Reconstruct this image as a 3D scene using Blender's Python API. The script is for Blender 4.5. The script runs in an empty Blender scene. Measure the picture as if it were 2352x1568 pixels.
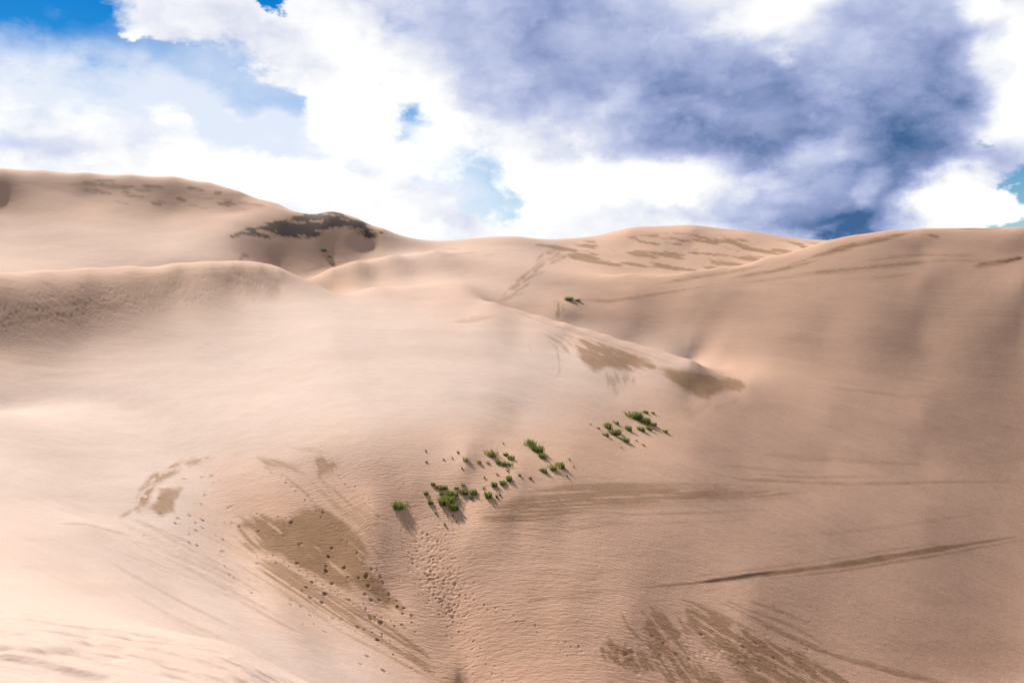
import bpy, math, random
import numpy as np

random.seed(7)
rng = np.random.default_rng(11)
scene = bpy.context.scene
col = scene.collection
R = math.radians

# ------------------------------------------------------------------ camera
F, CX, CY = 2037.0, 1176.0, 784.0            # focal length and centre, in units of a 2352 x 1568 picture
PITCH = math.atan(184 / F)
CAMZ = 40.0
cam = bpy.data.cameras.new("camera")
cam.sensor_width = 36
cam.lens = 36 * F / 2352
cam.clip_start = 0.1
cam.clip_end = 20000
cam.dof.use_dof = True
cam.dof.focus_distance = 150
cam.dof.aperture_fstop = 1.6
camo = bpy.data.objects.new("camera", cam)
camo.location = (0, 0, CAMZ)
camo.rotation_euler = (R(90) - PITCH, 0, 0)
col.objects.link(camo)
scene.camera = camo
scene.render.resolution_x, scene.render.resolution_y = 1024, 682

# ------------------------------------------------------------------ sun and exposure
SUN_AZ, SUN_EL = -33.0, 34.0                # degrees; azimuth from the view axis, left is negative
sun = bpy.data.lights.new("sun", 'SUN')
sun.energy = 5.0
sun.angle = R(0.9)
sun.color = (1.0, 0.94, 0.86)
suno = bpy.data.objects.new("sun", sun)
suno.rotation_euler = (R(90 - SUN_EL), 0, R(180 - SUN_AZ))
suno.location = (0, 0, 300)
col.objects.link(suno)
scene.view_settings.view_transform = 'Standard'
scene.view_settings.look = 'None'
scene.view_settings.exposure = 1.1
scene.view_settings.gamma = 1.0
scene.cycles.max_bounces = 4
scene.cycles.diffuse_bounces = 2

# ------------------------------------------------------------------ world: sky with broken clouds
SKY_SAT, SKY_K = 1.45, 0.8
def px_dir(x, y):
    a = (x - CX) / F
    b = (CY - y) / F
    d = np.array([a, math.cos(PITCH) + b * math.sin(PITCH), -math.sin(PITCH) + b * math.cos(PITCH)])
    return d / np.linalg.norm(d)

def px_azel(x, y):
    d = px_dir(x, y)
    return math.atan2(d[0], d[1]), math.asin(d[2])

world = bpy.data.worlds.new("World")
world.cycles.sampling_method = 'MANUAL'
world.cycles.sample_map_resolution = 512
scene.world = world
world.use_nodes = True
nt = world.node_tree
nt.nodes.clear()
N, LK = nt.nodes.new, nt.links.new

def setin(sock, v):
    if isinstance(v, bpy.types.NodeSocket):
        LK(v, sock)
    else:
        sock.default_value = v

def m(op, a, b=None, c=None, clamp=False):
    n = N('ShaderNodeMath'); n.operation = op; n.use_clamp = clamp
    setin(n.inputs[0], a)
    if b is not None: setin(n.inputs[1], b)
    if c is not None: setin(n.inputs[2], c)
    return n.outputs[0]

def sstep(v, lo, hi, a=0.0, b=1.0):
    n = N('ShaderNodeMapRange'); n.interpolation_type = 'SMOOTHSTEP'
    setin(n.inputs[0], v)
    n.inputs[1].default_value = lo; n.inputs[2].default_value = hi
    n.inputs[3].default_value = a; n.inputs[4].default_value = b
    return n.outputs[0]

def mixc(f, a, b):
    n = N('ShaderNodeMix'); n.data_type = 'RGBA'
    setin(n.inputs[0], f); setin(n.inputs[6], a); setin(n.inputs[7], b)
    return n.outputs[2]

def noise(vec, scale, detail=8, rough=0.55, dist=0.0, out=0, lac=2.0):
    n = N('ShaderNodeTexNoise'); n.noise_dimensions = '3D'
    LK(vec, n.inputs['Vector'])
    n.inputs['Scale'].default_value = scale; n.inputs['Detail'].default_value = detail
    n.inputs['Roughness'].default_value = rough; n.inputs['Distortion'].default_value = dist
    n.inputs['Lacunarity'].default_value = lac
    return n.outputs[out]

tc = N('ShaderNodeTexCoord')
gen = tc.outputs['Generated']
sep = N('ShaderNodeSeparateXYZ'); LK(gen, sep.inputs[0])
az_n = m('ARCTAN2', sep.outputs[0], sep.outputs[1])
el_n = m('ARCSINE', m('MINIMUM', m('MAXIMUM', sep.outputs[2], -1), 1))
# clouds seen from below are flattened towards the horizon
mp = N('ShaderNodeMapping'); LK(gen, mp.inputs[0]); mp.inputs['Scale'].default_value = (1, 1, 1.6)
cdir = mp.outputs[0]
wsep = N('ShaderNodeSeparateXYZ'); LK(noise(cdir, 6.0, 3, 0.6, 0.0, out=1), wsep.inputs[0])
wsep2 = N('ShaderNodeSeparateXYZ'); LK(noise(cdir, 26.0, 4, 0.62, 0.0, out=1), wsep2.inputs[0])
def warp(base, o, a1, a2):
    v = m('ADD', base, m('MULTIPLY', m('SUBTRACT', wsep.outputs[o], 0.5), a1))
    return m('ADD', v, m('MULTIPLY', m('SUBTRACT', wsep2.outputs[o], 0.5), a2)) if a2 else v
def coords(a1, a2):
    c = N('ShaderNodeCombineXYZ')
    LK(warp(az_n, 0, a1, a2), c.inputs[0]); LK(warp(el_n, 1, a1 * .8, a2), c.inputs[1])
    return c.outputs[0]
P_SOFT, P_CRISP = coords(0.13, 0.035), coords(0.08, 0.05)

def blob(P, x, y, rx, ry, rot=0.0, k=1.0):
    """a soft round bank of cloud (1 in the middle, 0 at its rim); bearing and size of its place in the sky"""
    a, e = px_azel(x, y)
    mpn = N('ShaderNodeMapping'); mpn.vector_type = 'TEXTURE'
    LK(P, mpn.inputs[0])
    mpn.inputs['Location'].default_value = (a, e, 0)
    mpn.inputs['Rotation'].default_value = (0, 0, R(rot))
    mpn.inputs['Scale'].default_value = (rx / F, ry / F, 1)
    g = N('ShaderNodeTexGradient'); g.gradient_type = 'SPHERICAL'
    LK(mpn.outputs[0], g.inputs[0])
    return sstep(g.outputs['Fac'], 0.0, 0.85, 0.0, k)

def total(lst):
    v = lst[0]
    for w in lst[1:]:
        v = m('ADD', v, w)
    return v

fbm = noise(cdir, 5.0, 5, 0.56, 0.25)
fine = noise(cdir, 20.0, 5, 0.6, 0.2)
huge = noise(cdir, 1.7, 2, 0.5)
nz = m('ADD', m('MULTIPLY', m('SUBTRACT', fbm, 0.5), 1.0), m('MULTIPLY', m('SUBTRACT', fine, 0.5), 0.55))
# puffs: rounded cells, warped, give the heaped clouds their billows
vw = N('ShaderNodeVectorMath'); vw.operation = 'MULTIPLY_ADD'
LK(wsep2.inputs[0].links[0].from_socket, vw.inputs[0]); vw.inputs[1].default_value = (.07, .07, .07); LK(cdir, vw.inputs[2])
vor = N('ShaderNodeTexVoronoi'); vor.feature = 'F1'; vor.voronoi_dimensions = '3D'
LK(vw.outputs[0], vor.inputs['Vector']); vor.inputs['Scale'].default_value = 13.0
vor.inputs['Detail'].default_value = 2.0; vor.inputs['Roughness'].default_value = .55
puff = m('SUBTRACT', 0.5, vor.outputs['Distance'])
nz = m('ADD', m('MULTIPLY', nz, 0.75), m('MULTIPLY', puff, 0.42))
# crisp heaped clouds
cover = total([blob(P_CRISP, *b) for b in (
    (430, 25, 250, 90, 4, .95), (640, 110, 200, 110, -25, .7), (285, 88, 36, 24, 0, .6), (770, 60, 170, 200, 0, .8), (780, 255, 170, 95, -18, .9), (548, 245, 40, 42, 0, .8), (598, 256, 28, 26, 0, .65),
    (900, 330, 300, 120, -25, .6), (850, 470, 420, 110, -12, .9), (150, 360, 560, 120, 0, .5), (1030, 520, 200, 60, -20, .7),
    (1350, 170, 600, 380, -14, 1.3), (1900, 230, 560, 420, -20, 1.3), (1500, 450, 480, 130, 0, 1.2), (1900, 480, 420, 130, 0, 1.0),
    (1500, 570, 900, 110, 0, 1.1), (700, 570, 800, 120, 0, .6), (2200, 470, 160, 95, 12, .9), (2320, 190, 130, 160, 0, .6), (2300, 300, 110, 100, 0, .3),
    (600, 240, 460, 150, -14, -.55), (1060, 400, 260, 120, -25, -.5), (930, 270, 70, 60, -40, -.4), (250, 180, 480, 70, -8, -.5), (60, 5, 300, 110, 10, -1.1), (330, 130, 260, 60, -12, -.5), (620, 215, 160, 60, -20, -.4), (625, 8, 75, 42, 0, -1.5), (2328, 425, 50, 62, 20, -1.5), (2262, 318, 34, 34, 0, -1.2), (2300, 512, 70, 30, 0, -1.3), (1120, 455, 110, 60, -25, -.95), (1190, 515, 70, 40, 0, -.9))])
cover = m('ADD', m('ADD', cover, m('MULTIPLY', nz, 1.15)), m('ADD', m('MULTIPLY', m('SUBTRACT', huge, 0.5), 0.9), 0.42))
alpha = sstep(cover, -0.2, 0.62)
# high thin veil
veil = total([blob(P_SOFT, *b) for b in (
    (150, 190, 560, 120, -6, .55), (200, 400, 1100, 300, 0, .9), (650, 210, 420, 150, -10, .35), (700, 380, 600, 160, 0, .7), (1100, 460, 260, 100, 0, .55), (480, 120, 330, 60, -10, .3))])
veil = m('MINIMUM', m('MAXIMUM', m('ADD', m('ADD', veil, m('MULTIPLY', nz, 0.45)), m('MULTIPLY', m('SUBTRACT', huge, 0.5), 0.8)), 0.0), 0.94)
# undersides: grey to slate where the bank is thick
shade = total([blob(P_SOFT, *b) for b in (
    (1130, 20, 520, 300, -25, .46), (1480, 130, 520, 300, -22, .42), (1230, 250, 360, 120, -12, .22), (1720, 290, 480, 210, -16, .52), (1560, 340, 300, 90, 0, .22),
    (2080, 120, 420, 330, 20, .62), (2180, 290, 230, 190, 30, .30), (2110, 400, 260, 170, 20, .45), (1930, 465, 300, 100, -6, .42), (1740, 500, 420, 70, 0, .42),
    (1880, 535, 330, 50, 0, .38), (2090, 505, 300, 60, 0, .30), (2330, 400, 160, 90, 30, .30), (110, 345, 150, 50, 0, .22),
    (1800, 60, 150, 120, 0, -.5), (1430, 255, 130, 100, 0, -.32), (1345, 105, 110, 70, -30, -.22), (1585, 245, 90, 50, 0, -.22), (1905, 205, 90, 70, 0, -.2),
    (2320, 190, 130, 180, 0, -.85), (2210, 475, 170, 90, 10, -1.1), (2235, 15, 70, 80, 0, -.7), (1990, 440, 60, 70, -50, -.35), (1870, 345, 130, 55, 20, -.30),
    (1420, 420, 420, 95, -2, -.50), (800, 300, 420, 300, 0, -.4), (790, 330, 240, 60, -20, .35), (680, 140, 200, 80, 0, .25), (1000, 450, 260, 60, -20, .3), (430, 60, 220, 50, 0, .15))])
shade = m('ADD', m('ADD', shade, m('MULTIPLY', nz, -0.75)), m('MULTIPLY', m('SUBTRACT', huge, 0.45), 0.35))
ramp = N('ShaderNodeValToRGB')
LK(m('MULTIPLY', m('ADD', shade, 0.02), 0.72, clamp=True), ramp.inputs[0])
cr = ramp.color_ramp
K = 9.4
stops = [(0.0, (1.08, 1.08, 1.08)), (0.20, (.88, .90, .95)), (0.48, (.53, .585, .80)), (0.70, (.32, .385, .63)),
         (0.88, (.16, .235, .44)), (1.0, (.055, .135, .30))]
cr.elements[0].position, cr.elements[1].position = 0.0, 1.0
for p, c in stops[1:-1]:
    cr.elements.new(p)
for e, (p, c) in zip(cr.elements, stops):
    e.position = p; e.color = (*c, 1)
sky = N('ShaderNodeTexSky'); sky.sky_type = 'NISHITA'; sky.sun_disc = False
sky.sun_elevation = R(SUN_EL); sky.sun_rotation = R(SUN_AZ)
sky.altitude = 2400; sky.air_density = 1.0; sky.dust_density = 0.1; sky.ozone_density = 3.0
def scaled(c, k):
    v = N('ShaderNodeVectorMath'); v.operation = 'SCALE'; LK(c, v.inputs[0]); v.inputs['Scale'].default_value = k
    return v.outputs[0]
hs = N('ShaderNodeHueSaturation'); hs.inputs['Saturation'].default_value = SKY_SAT; LK(sky.outputs[0], hs.inputs['Color'])
skyc = scaled(hs.outputs[0], SKY_K)
skymix = mixc(veil, skyc, (.80 * K, .86 * K, .97 * K, 1))
skymix = mixc(alpha, skymix, scaled(ramp.outputs[0], K))
bg = N('ShaderNodeBackground'); bg.inputs['Strength'].default_value = 0.05
LK(skymix, bg.inputs[0])
wo = N('ShaderNodeOutputWorld'); LK(bg.outputs[0], wo.inputs[0])

# ------------------------------------------------------------------ terrain: control points
# (x, y) in picture units fix a direction, d is the horizontal distance in metres
CP = []
def column(x, pts):
    for y, d in pts:
        CP.append((x, y, d))
column(-500, [(1560, 6.5), (1440, 11), (1330, 28), (1250, 40), (1180, 52), (1000, 85), (830, 142), (640, 172), (640, 215), (615, 290), (465, 425), (470, 700)])
column(0, [(1568, 6.0), (1460, 8.5), (1405, 13), (1345, 26), (1285, 34), (1240, 40), (1208, 45), (1100, 62), (1000, 82), (948, 96), (945, 112), (900, 127),
           (800, 152), (700, 166), (655, 215), (620, 262), (560, 330), (470, 420), (460, 620)])
column(200, [(1568, 6.5), (1470, 9), (1430, 14), (1370, 30), (1320, 40), (1260, 46), (1208, 51), (1190, 56), (1100, 72), (1000, 92), (950, 106), (900, 128),
             (770, 160), (690, 173), (648, 225), (600, 280), (540, 350), (456, 423), (470, 620)])
column(400, [(1568, 7), (1490, 10), (1455, 16), (1415, 42), (1350, 50), (1270, 57), (1195, 66), (1130, 78), (1075, 90), (1050, 98), (980, 112), (900, 132),
             (740, 168), (670, 184), (640, 235), (590, 285), (540, 340), (484, 405), (470, 620)])
column(540, [(1568, 8), (1510, 11), (1480, 17), (1440, 50), (1350, 61), (1220, 80), (1110, 94), (1046, 106), (960, 124), (850, 150), (720, 178), (650, 197), (640, 242), (592, 300), (540, 330), (505, 362), (487, 395), (440, 450), (480, 600)])
column(590, [(850, 151), (720, 181.5), (655, 199.5)])
column(640, [(1600, 9), (1545, 14), (1490, 53), (1400, 63), (1230, 85), (1110, 99), (1050, 111), (960, 128), (850, 152), (720, 185), (660, 203), (650, 245), (624, 324), (560, 349), (508, 373), (470, 440), (500, 600)])
column(760, [(1640, 9), (1590, 14), (1500, 65), (1410, 75), (1280, 88), (1150, 99), (1075, 111), (1035, 118), (900, 145), (780, 170), (690, 203), (680, 252), (604, 346), (560, 366), (500, 470), (520, 600)])
column(860, [(1660, 10), (1530, 70), (1400, 83), (1300, 91), (1200, 98), (1110, 110), (1040, 121), (900, 150), (780, 176), (700, 205), (658, 230), (668, 250), (640, 276), (582, 354), (562, 373), (535, 480)])
column(950, [(1700, 10), (1560, 73), (1300, 99), (1200, 109), (1120, 116), (1040, 126), (900, 152), (780, 178), (700, 207), (658, 235), (660, 250), (630, 283), (566, 378), (549, 410), (560, 500)])
column(1070, [(1720, 10), (1760, 25), (1600, 78), (1400, 92), (1250, 105), (1140, 117), (1060, 123), (1000, 131), (900, 150), (800, 172), (720, 196), (672, 222), (655, 245), (632, 283), (590, 322), (556, 405), (549, 450), (565, 560)])
column(1190, [(1720, 10), (1760, 25), (1600, 78), (1400, 92), (1200, 110.5), (1100, 119), (1030, 127.5), (960, 139.3), (860, 157.6), (770, 181), (735, 222), (695, 248), (640, 285), (590, 345), (560, 410), (544, 450), (570, 560)])
column(1300, [(1720, 10), (1600, 78), (1400, 92), (1200, 110.5), (1080, 122), (1010, 131), (930, 144), (840, 163), (770, 183), (765, 212), (740, 231), (715, 240), (680, 261), (650, 285), (600, 380), (570, 440), (549, 480), (580, 600)])
column(1450, [(1720, 10), (1760, 28), (1600, 78), (1400, 92), (1200, 110.5), (1050, 128), (980, 138), (920, 147), (850, 162), (812, 200), (785, 219), (745, 232), (680, 258), (636, 300), (628, 318), (640, 345), (600, 400), (560, 450), (530, 480), (560, 620)])
column(1590, [(1720, 10), (1760, 28), (1580, 79), (1400, 93), (1200, 111.5), (1050, 129), (970, 141), (900, 154), (838, 188), (826, 203), (790, 212), (740, 227), (680, 249), (640, 277), (622, 300), (640, 350), (600, 410), (560, 455), (527, 482), (560, 620)])
column(1655, [(843, 187), (800, 203.5), (740, 223.5), (680, 245.5)])
column(1720, [(1720, 10), (1760, 28), (1560, 80), (1400, 93), (1200, 114.2), (1050, 134), (960, 148.6), (885, 164), (850, 180), (800, 199), (720, 227), (650, 260), (625, 350), (580, 430), (535, 485), (560, 620)])
column(1900, [(1720, 10), (1740, 28), (1560, 81), (1400, 97), (1200, 118.8), (1050, 141.4), (950, 158.3), (860, 179.5), (760, 208), (680, 231), (600, 262), (570, 345), (552, 490), (580, 640)])
column(2120, [(1720, 10), (1740, 28), (1560, 85), (1400, 102), (1200, 126), (1050, 150), (950, 166.6), (850, 187.5), (750, 209), (650, 230), (580, 254), (545, 350), (560, 560)])
column(2352, [(1720, 10), (1740, 28), (1560, 90), (1400, 109), (1200, 135), (1050, 158), (950, 174), (850, 191), (750, 209), (650, 227), (580, 251), (545, 350), (560, 560)])
column(2750, [(1700, 10), (1720, 28), (1480, 102), (1330, 122), (1150, 148), (1000, 170), (850, 194), (700, 222), (580, 256), (520, 282), (545, 350), (560, 560)])

def ridge(pts, every=55, front=(.955, 9), behind=(1.05, 12)):
    """a crest line: its points, and points just before and behind it"""
    for (x0, y0, d0), (x1, y1, d1) in zip(pts[:-1], pts[1:]):
        k = max(1, int(abs(x1 - x0) / every))
        for i in range(k):
            t = i / k
            x, y, d = x0 + (x1 - x0) * t, y0 + (y1 - y0) * t, d0 + (d1 - d0) * t
            CP.extend([(x + .5, y, d), (x + .5, y + front[1], d * front[0]), (x + .5, y + behind[1], d * behind[0])])
ridge([(-160, 634, 182), (0, 627, 186), (100, 621, 190), (200, 616, 194), (300, 610, 199), (400, 604, 204), (480, 600, 209), (540, 600, 214), (590, 603, 217), (640, 614, 220), (680, 632, 223), (720, 647, 226), (780, 655, 229)])
ridge([(1135, 693, 208), (1190, 710, 205), (1300, 740, 195), (1450, 785, 184), (1500, 799, 180)], 50, (.965, 10), (1.045, 12))
ridge([(1500, 799, 180), (1590, 826, 172), (1660, 850, 166)], 45, (.965, 10), (1.05, 9))
ridge([(1660, 612, 312), (1760, 592, 308), (1840, 572, 304), (1900, 553, 300), (1960, 540, 297), (2040, 529, 293), (2120, 525, 290), (2240, 524, 288), (2352, 523, 286), (2450, 522, 285)], 60, (.95, 9), (1.06, 8))

for x, y, d in ((945, 1375, 91.3), (960, 1410, 88.6), (980, 1450, 85.4), (1000, 1500, 81.4), (1020, 1560, 77.2)):
    CP.extend([(x, y, d), (x - 55, y, d - 3.4), (x - 25, y, d - 1.5), (x + 28, y, d + 1.7), (x + 65, y, d + 2.8)])

ridge([(690, 640, 270), (760, 617, 284), (820, 600, 296), (900, 585, 312), (1000, 574, 332), (1100, 566, 352)], 55, (.965, 8), (1.045, 8))
ridge([(-520, 370, 470), (-300, 376, 470), (-150, 380, 470), (0, 386, 470), (200, 397, 470), (400, 406, 466), (480, 420, 462), (560, 445, 456), (640, 470, 445)], 80, (.972, 9), (1.06, 10))
ridge([(690, 489, 404), (762, 487, 402), (820, 503, 400), (880, 526, 399), (930, 545, 404)], 50, (.978, 8), (1.06, 8))

def ray(x, y):
    a = (np.asarray(x, float) - CX) / F
    b = (CY - np.asarray(y, float)) / F
    X, Y, Z = a, math.cos(PITCH) + b * math.sin(PITCH), -math.sin(PITCH) + b * math.cos(PITCH)
    h = np.hypot(X, Y)
    return np.arctan2(X, Y), Z / h

CPA = np.array(CP)
caz, cs = ray(CPA[:, 0], CPA[:, 1])
cl = np.log(CPA[:, 2])
extra = []
for azd in (-50, -30, -15, 0, 15, 30, 50):
    for d, z in ((1.2, -1.68), (2.5, -1.95 if azd < 0 else -2.1), (900, -4), (1600, -20), (3500, -40)):
        extra.append((R(azd), math.log(d), z / d))
extra = np.array(extra)
AZ_S, L_S = 20.0, 5.5                        # scaling of the two plan coordinates for the spline
pu = np.concatenate([caz, extra[:, 0]]) * AZ_S
pw = np.concatenate([cl, extra[:, 1]]) * L_S
pv = np.concatenate([cs, extra[:, 2]])

def kern(r2):
    return 0.5 * r2 * np.log(r2 + 1e-12)

n = len(pu)
A = np.zeros((n + 3, n + 3))
A[:n, :n] = kern((pu[:, None] - pu[None]) ** 2 + (pw[:, None] - pw[None]) ** 2) + np.eye(n) * 0.004
Q = np.stack([np.ones(n), pu, pw], 1)
A[:n, n:] = Q
A[n:, :n] = Q.T
sol = np.linalg.solve(A, np.concatenate([pv, np.zeros(3)]))

def spline(u, w):
    out = np.zeros(u.shape)
    for k in range(u.shape[0]):
        r2 = (u[k][:, None] - pu[None]) ** 2 + (w[k][:, None] - pw[None]) ** 2
        out[k] = kern(r2) @ sol[:n] + sol[n] + sol[n + 1] * u[k] + sol[n + 2] * w[k]
    return out

# coarse table of the slope-of-sight field, then a smooth fine lookup
AZ0, AZ1, NA = R(-52), R(52), 260
L0, L1, NL = math.log(1.0), math.log(3600), 420
ta, tl = np.linspace(AZ0, AZ1, NA), np.linspace(L0, L1, NL)
table = spline(np.repeat((ta * AZ_S)[:, None], NL, 1), np.repeat((tl * L_S)[None], NA, 0))

def cubic_w(t):
    return (-0.5 * t + t * t - 0.5 * t ** 3, 1 - 2.5 * t * t + 1.5 * t ** 3,
            0.5 * t + 2 * t * t - 1.5 * t ** 3, -0.5 * t * t + 0.5 * t ** 3)

def lookup(az, L):
    """slope of sight (z/d) on the outer product of the arrays az and L"""
    def prep(v, a0, a1, k):
        p = np.clip((v - a0) / (a1 - a0) * (k - 1), 1, k - 2.001)
        i = np.floor(p).astype(int)
        return i, cubic_w(p - i)
    ia, wa = prep(az, AZ0, AZ1, NA)
    il, wl = prep(L, L0, L1, NL)
    rows = sum(wa[k][:, None] * table[np.clip(ia + k - 1, 0, NA - 1)] for k in range(4))
    return sum(wl[k][None] * rows[:, np.clip(il + k - 1, 0, NL - 1)] for k in range(4))

# stretch of the distances along each bearing (thousandths of a log unit, bearings x log-distances), so that the slopes take the light as they should
PHI = np.array((
    (0, 0, 0, 0, 0, 0, 0, 0, 0, 0, 0, -1, 1, 35, 98, 170, 207, 206, 196, 196, 193, 176, 136, 85, 49, 39, 40, 22, -4, -30, -79, -139, -207, -229, -176, -86, -4, 2, 0, 0),
    (0, 0, 0, 0, 0, 0, 0, 0, 0, 0, 0, -2, 4, 85, 165, 223, 249, 251, 236, 220, 215, 186, 150, 104, 41, 30, 21, 11, 9, -19, -71, -135, -217, -250, -211, -104, -5, 2, 0, 0),
    (0, 0, 0, 0, 0, 0, 0, 0, 0, 0, 0, -3, 7, 135, 233, 272, 287, 296, 277, 242, 236, 194, 162, 124, 34, 22, -2, -1, 25, -10, -62, -134, -224, -265, -245, -120, -5, 2, 0, 0),
    (0, 0, 0, 0, 0, 0, 0, 0, 0, 0, -1, -3, 11, 181, 299, 305, 313, 334, 317, 262, 248, 195, 169, 139, 40, 12, -33, -9, 42, -7, -52, -145, -216, -263, -268, -130, -6, 3, 0, 0),
    (0, 0, 0, 0, 0, 0, 0, 0, 0, 0, -1, -4, 12, 205, 327, 287, 291, 326, 329, 262, 211, 168, 145, 134, 31, 7, -42, -20, 56, -6, -89, -179, -174, -262, -268, -132, -6, 3, 0, 0),
    (0, 0, 0, 0, 0, 0, 0, 0, 0, 0, -1, -3, 11, 191, 286, 219, 214, 230, 285, 238, 143, 109, 57, 62, -27, 23, -39, -31, 63, -19, -108, -155, -196, -307, -259, -127, -6, 3, 0, 0),
    (0, 0, 0, 0, 0, 0, 0, 0, 0, 0, 0, -3, 9, 142, 188, 138, 125, 126, 167, 122, 55, 24, -53, -77, -100, -31, -10, -23, 58, -52, -79, -176, -237, -328, -251, -120, -5, 2, 0, 0),
    (0, 0, 0, 0, 0, 0, 0, 0, 0, 0, 0, -2, 6, 86, 108, 78, 60, 45, 22, -11, -31, -101, -142, -215, -185, -108, -12, -8, 30, -79, -117, -166, -270, -330, -244, -113, -5, 2, 0, 0),
    (0, 0, 0, 0, 0, 0, 0, 0, 0, 0, 0, -1, 3, 42, 50, 32, 7, -33, -85, -116, -109, -189, -216, -311, -305, -212, -112, -11, -32, -42, -172, -165, -243, -313, -236, -107, -4, 2, 0, 0),
    (0, 0, 0, 0, 0, 0, 0, 0, 0, 0, 0, 0, 1, 13, 12, -3, -35, -90, -159, -216, -199, -265, -242, -350, -425, -339, -205, -9, -83, -15, -68, -196, -171, -291, -224, -101, -4, 2, 0, 0),
    (0, 0, 0, 0, 0, 0, 0, 0, 0, 0, 0, 0, 0, -3, -11, -28, -64, -126, -200, -252, -225, -325, -396, -419, -458, -420, -247, -55, -52, -33, -91, -156, -255, -281, -208, -93, -4, 2, 0, 0),
    (0, 0, 0, 0, 0, 0, 0, 0, 0, 0, 0, 0, 0, -10, -23, -42, -81, -143, -218, -279, -289, -346, -396, -463, -416, -380, -207, -42, -29, -29, -148, -148, -254, -270, -190, -84, -3, 2, 0, 0),
    (0, 0, 0, 0, 0, 0, 0, 0, 0, 0, 0, 0, -1, -12, -27, -48, -86, -143, -216, -284, -323, -365, -415, -453, -376, -332, -133, 3, -85, -101, -202, -161, -225, -243, -169, -74, -3, 1, 0, 0),
    (0, 0, 0, 0, 0, 0, 0, 0, 0, 0, 0, 0, 0, -11, -26, -47, -80, -130, -196, -267, -329, -372, -408, -425, -332, -248, -83, 6, -63, -106, -212, -163, -189, -201, -144, -64, -3, 1, 0, 0),
    (0, 0, 0, 0, 0, 0, 0, 0, 0, 0, 0, 0, 0, -10, -24, -44, -73, -115, -172, -244, -326, -364, -379, -375, -284, -154, -8, 5, -33, -78, -188, -148, -154, -158, -120, -54, -2, 1, 0, 0),
    (0, 0, 0, 0, 0, 0, 0, 0, 0, 0, 0, 0, 0, -9, -23, -40, -64, -98, -145, -209, -297, -337, -336, -304, -207, -64, 65, 44, 15, -32, -138, -111, -122, -126, -97, -45, -2, 1, 0, 0),
    (0, 0, 0, 0, 0, 0, 0, 0, 0, 0, 0, 0, 0, -8, -21, -36, -56, -82, -118, -171, -254, -292, -278, -228, -128, 22, 131, 94, 72, 20, -82, -70, -86, -94, -75, -36, -2, 1, 0, 0),
    (0, 0, 0, 0, 0, 0, 0, 0, 0, 0, 0, 0, 0, -8, -19, -32, -47, -65, -90, -130, -200, -235, -211, -146, -44, 104, 189, 148, 130, 76, -23, -27, -49, -63, -54, -27, -1, 1, 0, 0),
    (0, 0, 0, 0, 0, 0, 0, 0, 0, 0, 0, 0, 0, -7, -17, -28, -38, -49, -61, -86, -136, -164, -134, -58, 45, 180, 240, 202, 188, 134, 40, 19, -10, -32, -33, -18, -1, 0, 0, 0),
    (0, 0, 0, 0, 0, 0, 0, 0, 0, 0, 0, 0, 0, -6, -15, -23, -30, -32, -33, -39, -62, -78, -47, 38, 139, 250, 283, 250, 242, 191, 103, 66, 29, -1, -12, -9, -1, 0, 0, 0),
    (0, 0, 0, 0, 0, 0, 0, 0, 0, 0, 0, 0, 0, -6, -13, -19, -21, -16, -4, 11, 21, 25, 51, 139, 236, 313, 321, 293, 292, 245, 166, 114, 68, 30, 8, 0, 0, 0, 0, 0),
    (0, 0, 0, 0, 0, 0, 0, 0, 0, 0, 0, 0, 0, -5, -11, -15, -12, 0, 25, 62, 109, 141, 161, 244, 331, 371, 357, 332, 338, 297, 227, 163, 108, 61, 28, 8, 0, 0, 0, 0),
    (0, 0, 0, 0, 0, 0, 0, 0, 0, 0, 0, 0, 0, -4, -9, -11, -4, 15, 53, 114, 197, 262, 278, 351, 422, 426, 391, 367, 381, 346, 284, 211, 146, 90, 47, 17, 0, 0, 0, 0),
    (0, 0, 0, 0, 0, 0, 0, 0, 0, 0, 0, 0, 0, -4, -8, -8, 2, 28, 76, 156, 268, 362, 377, 439, 495, 470, 420, 396, 414, 385, 329, 249, 177, 114, 62, 23, 1, 0, 0, 0),
    (0, 0, 0, 0, 0, 0, 0, 0, 0, 0, 0, 0, 0, -4, -7, -6, 5, 33, 85, 172, 297, 402, 417, 474, 524, 487, 431, 407, 428, 401, 347, 265, 190, 124, 68, 26, 1, -1, 0, 0))) / 1000.0
GA0, GA1, GLL0, GLL1 = R(-40), R(40), math.log(4), math.log(1200)
def bsp(t):
    t = abs(t)
    return np.where(t < 1, 2 / 3 - t * t + t ** 3 / 2, np.where(t < 2, (2 - t) ** 3 / 6, 0))
def phi(az, L):
    ka, kl = PHI.shape
    ba = bsp((np.clip(az, GA0, GA1) - GA0)[:, None] / (GA1 - GA0) * (ka - 1) - np.arange(ka))
    bl = bsp((L - GLL0)[:, None] / (GLL1 - GLL0) * (kl - 1) - np.arange(kl))
    return ba @ PHI @ bl.T

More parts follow.
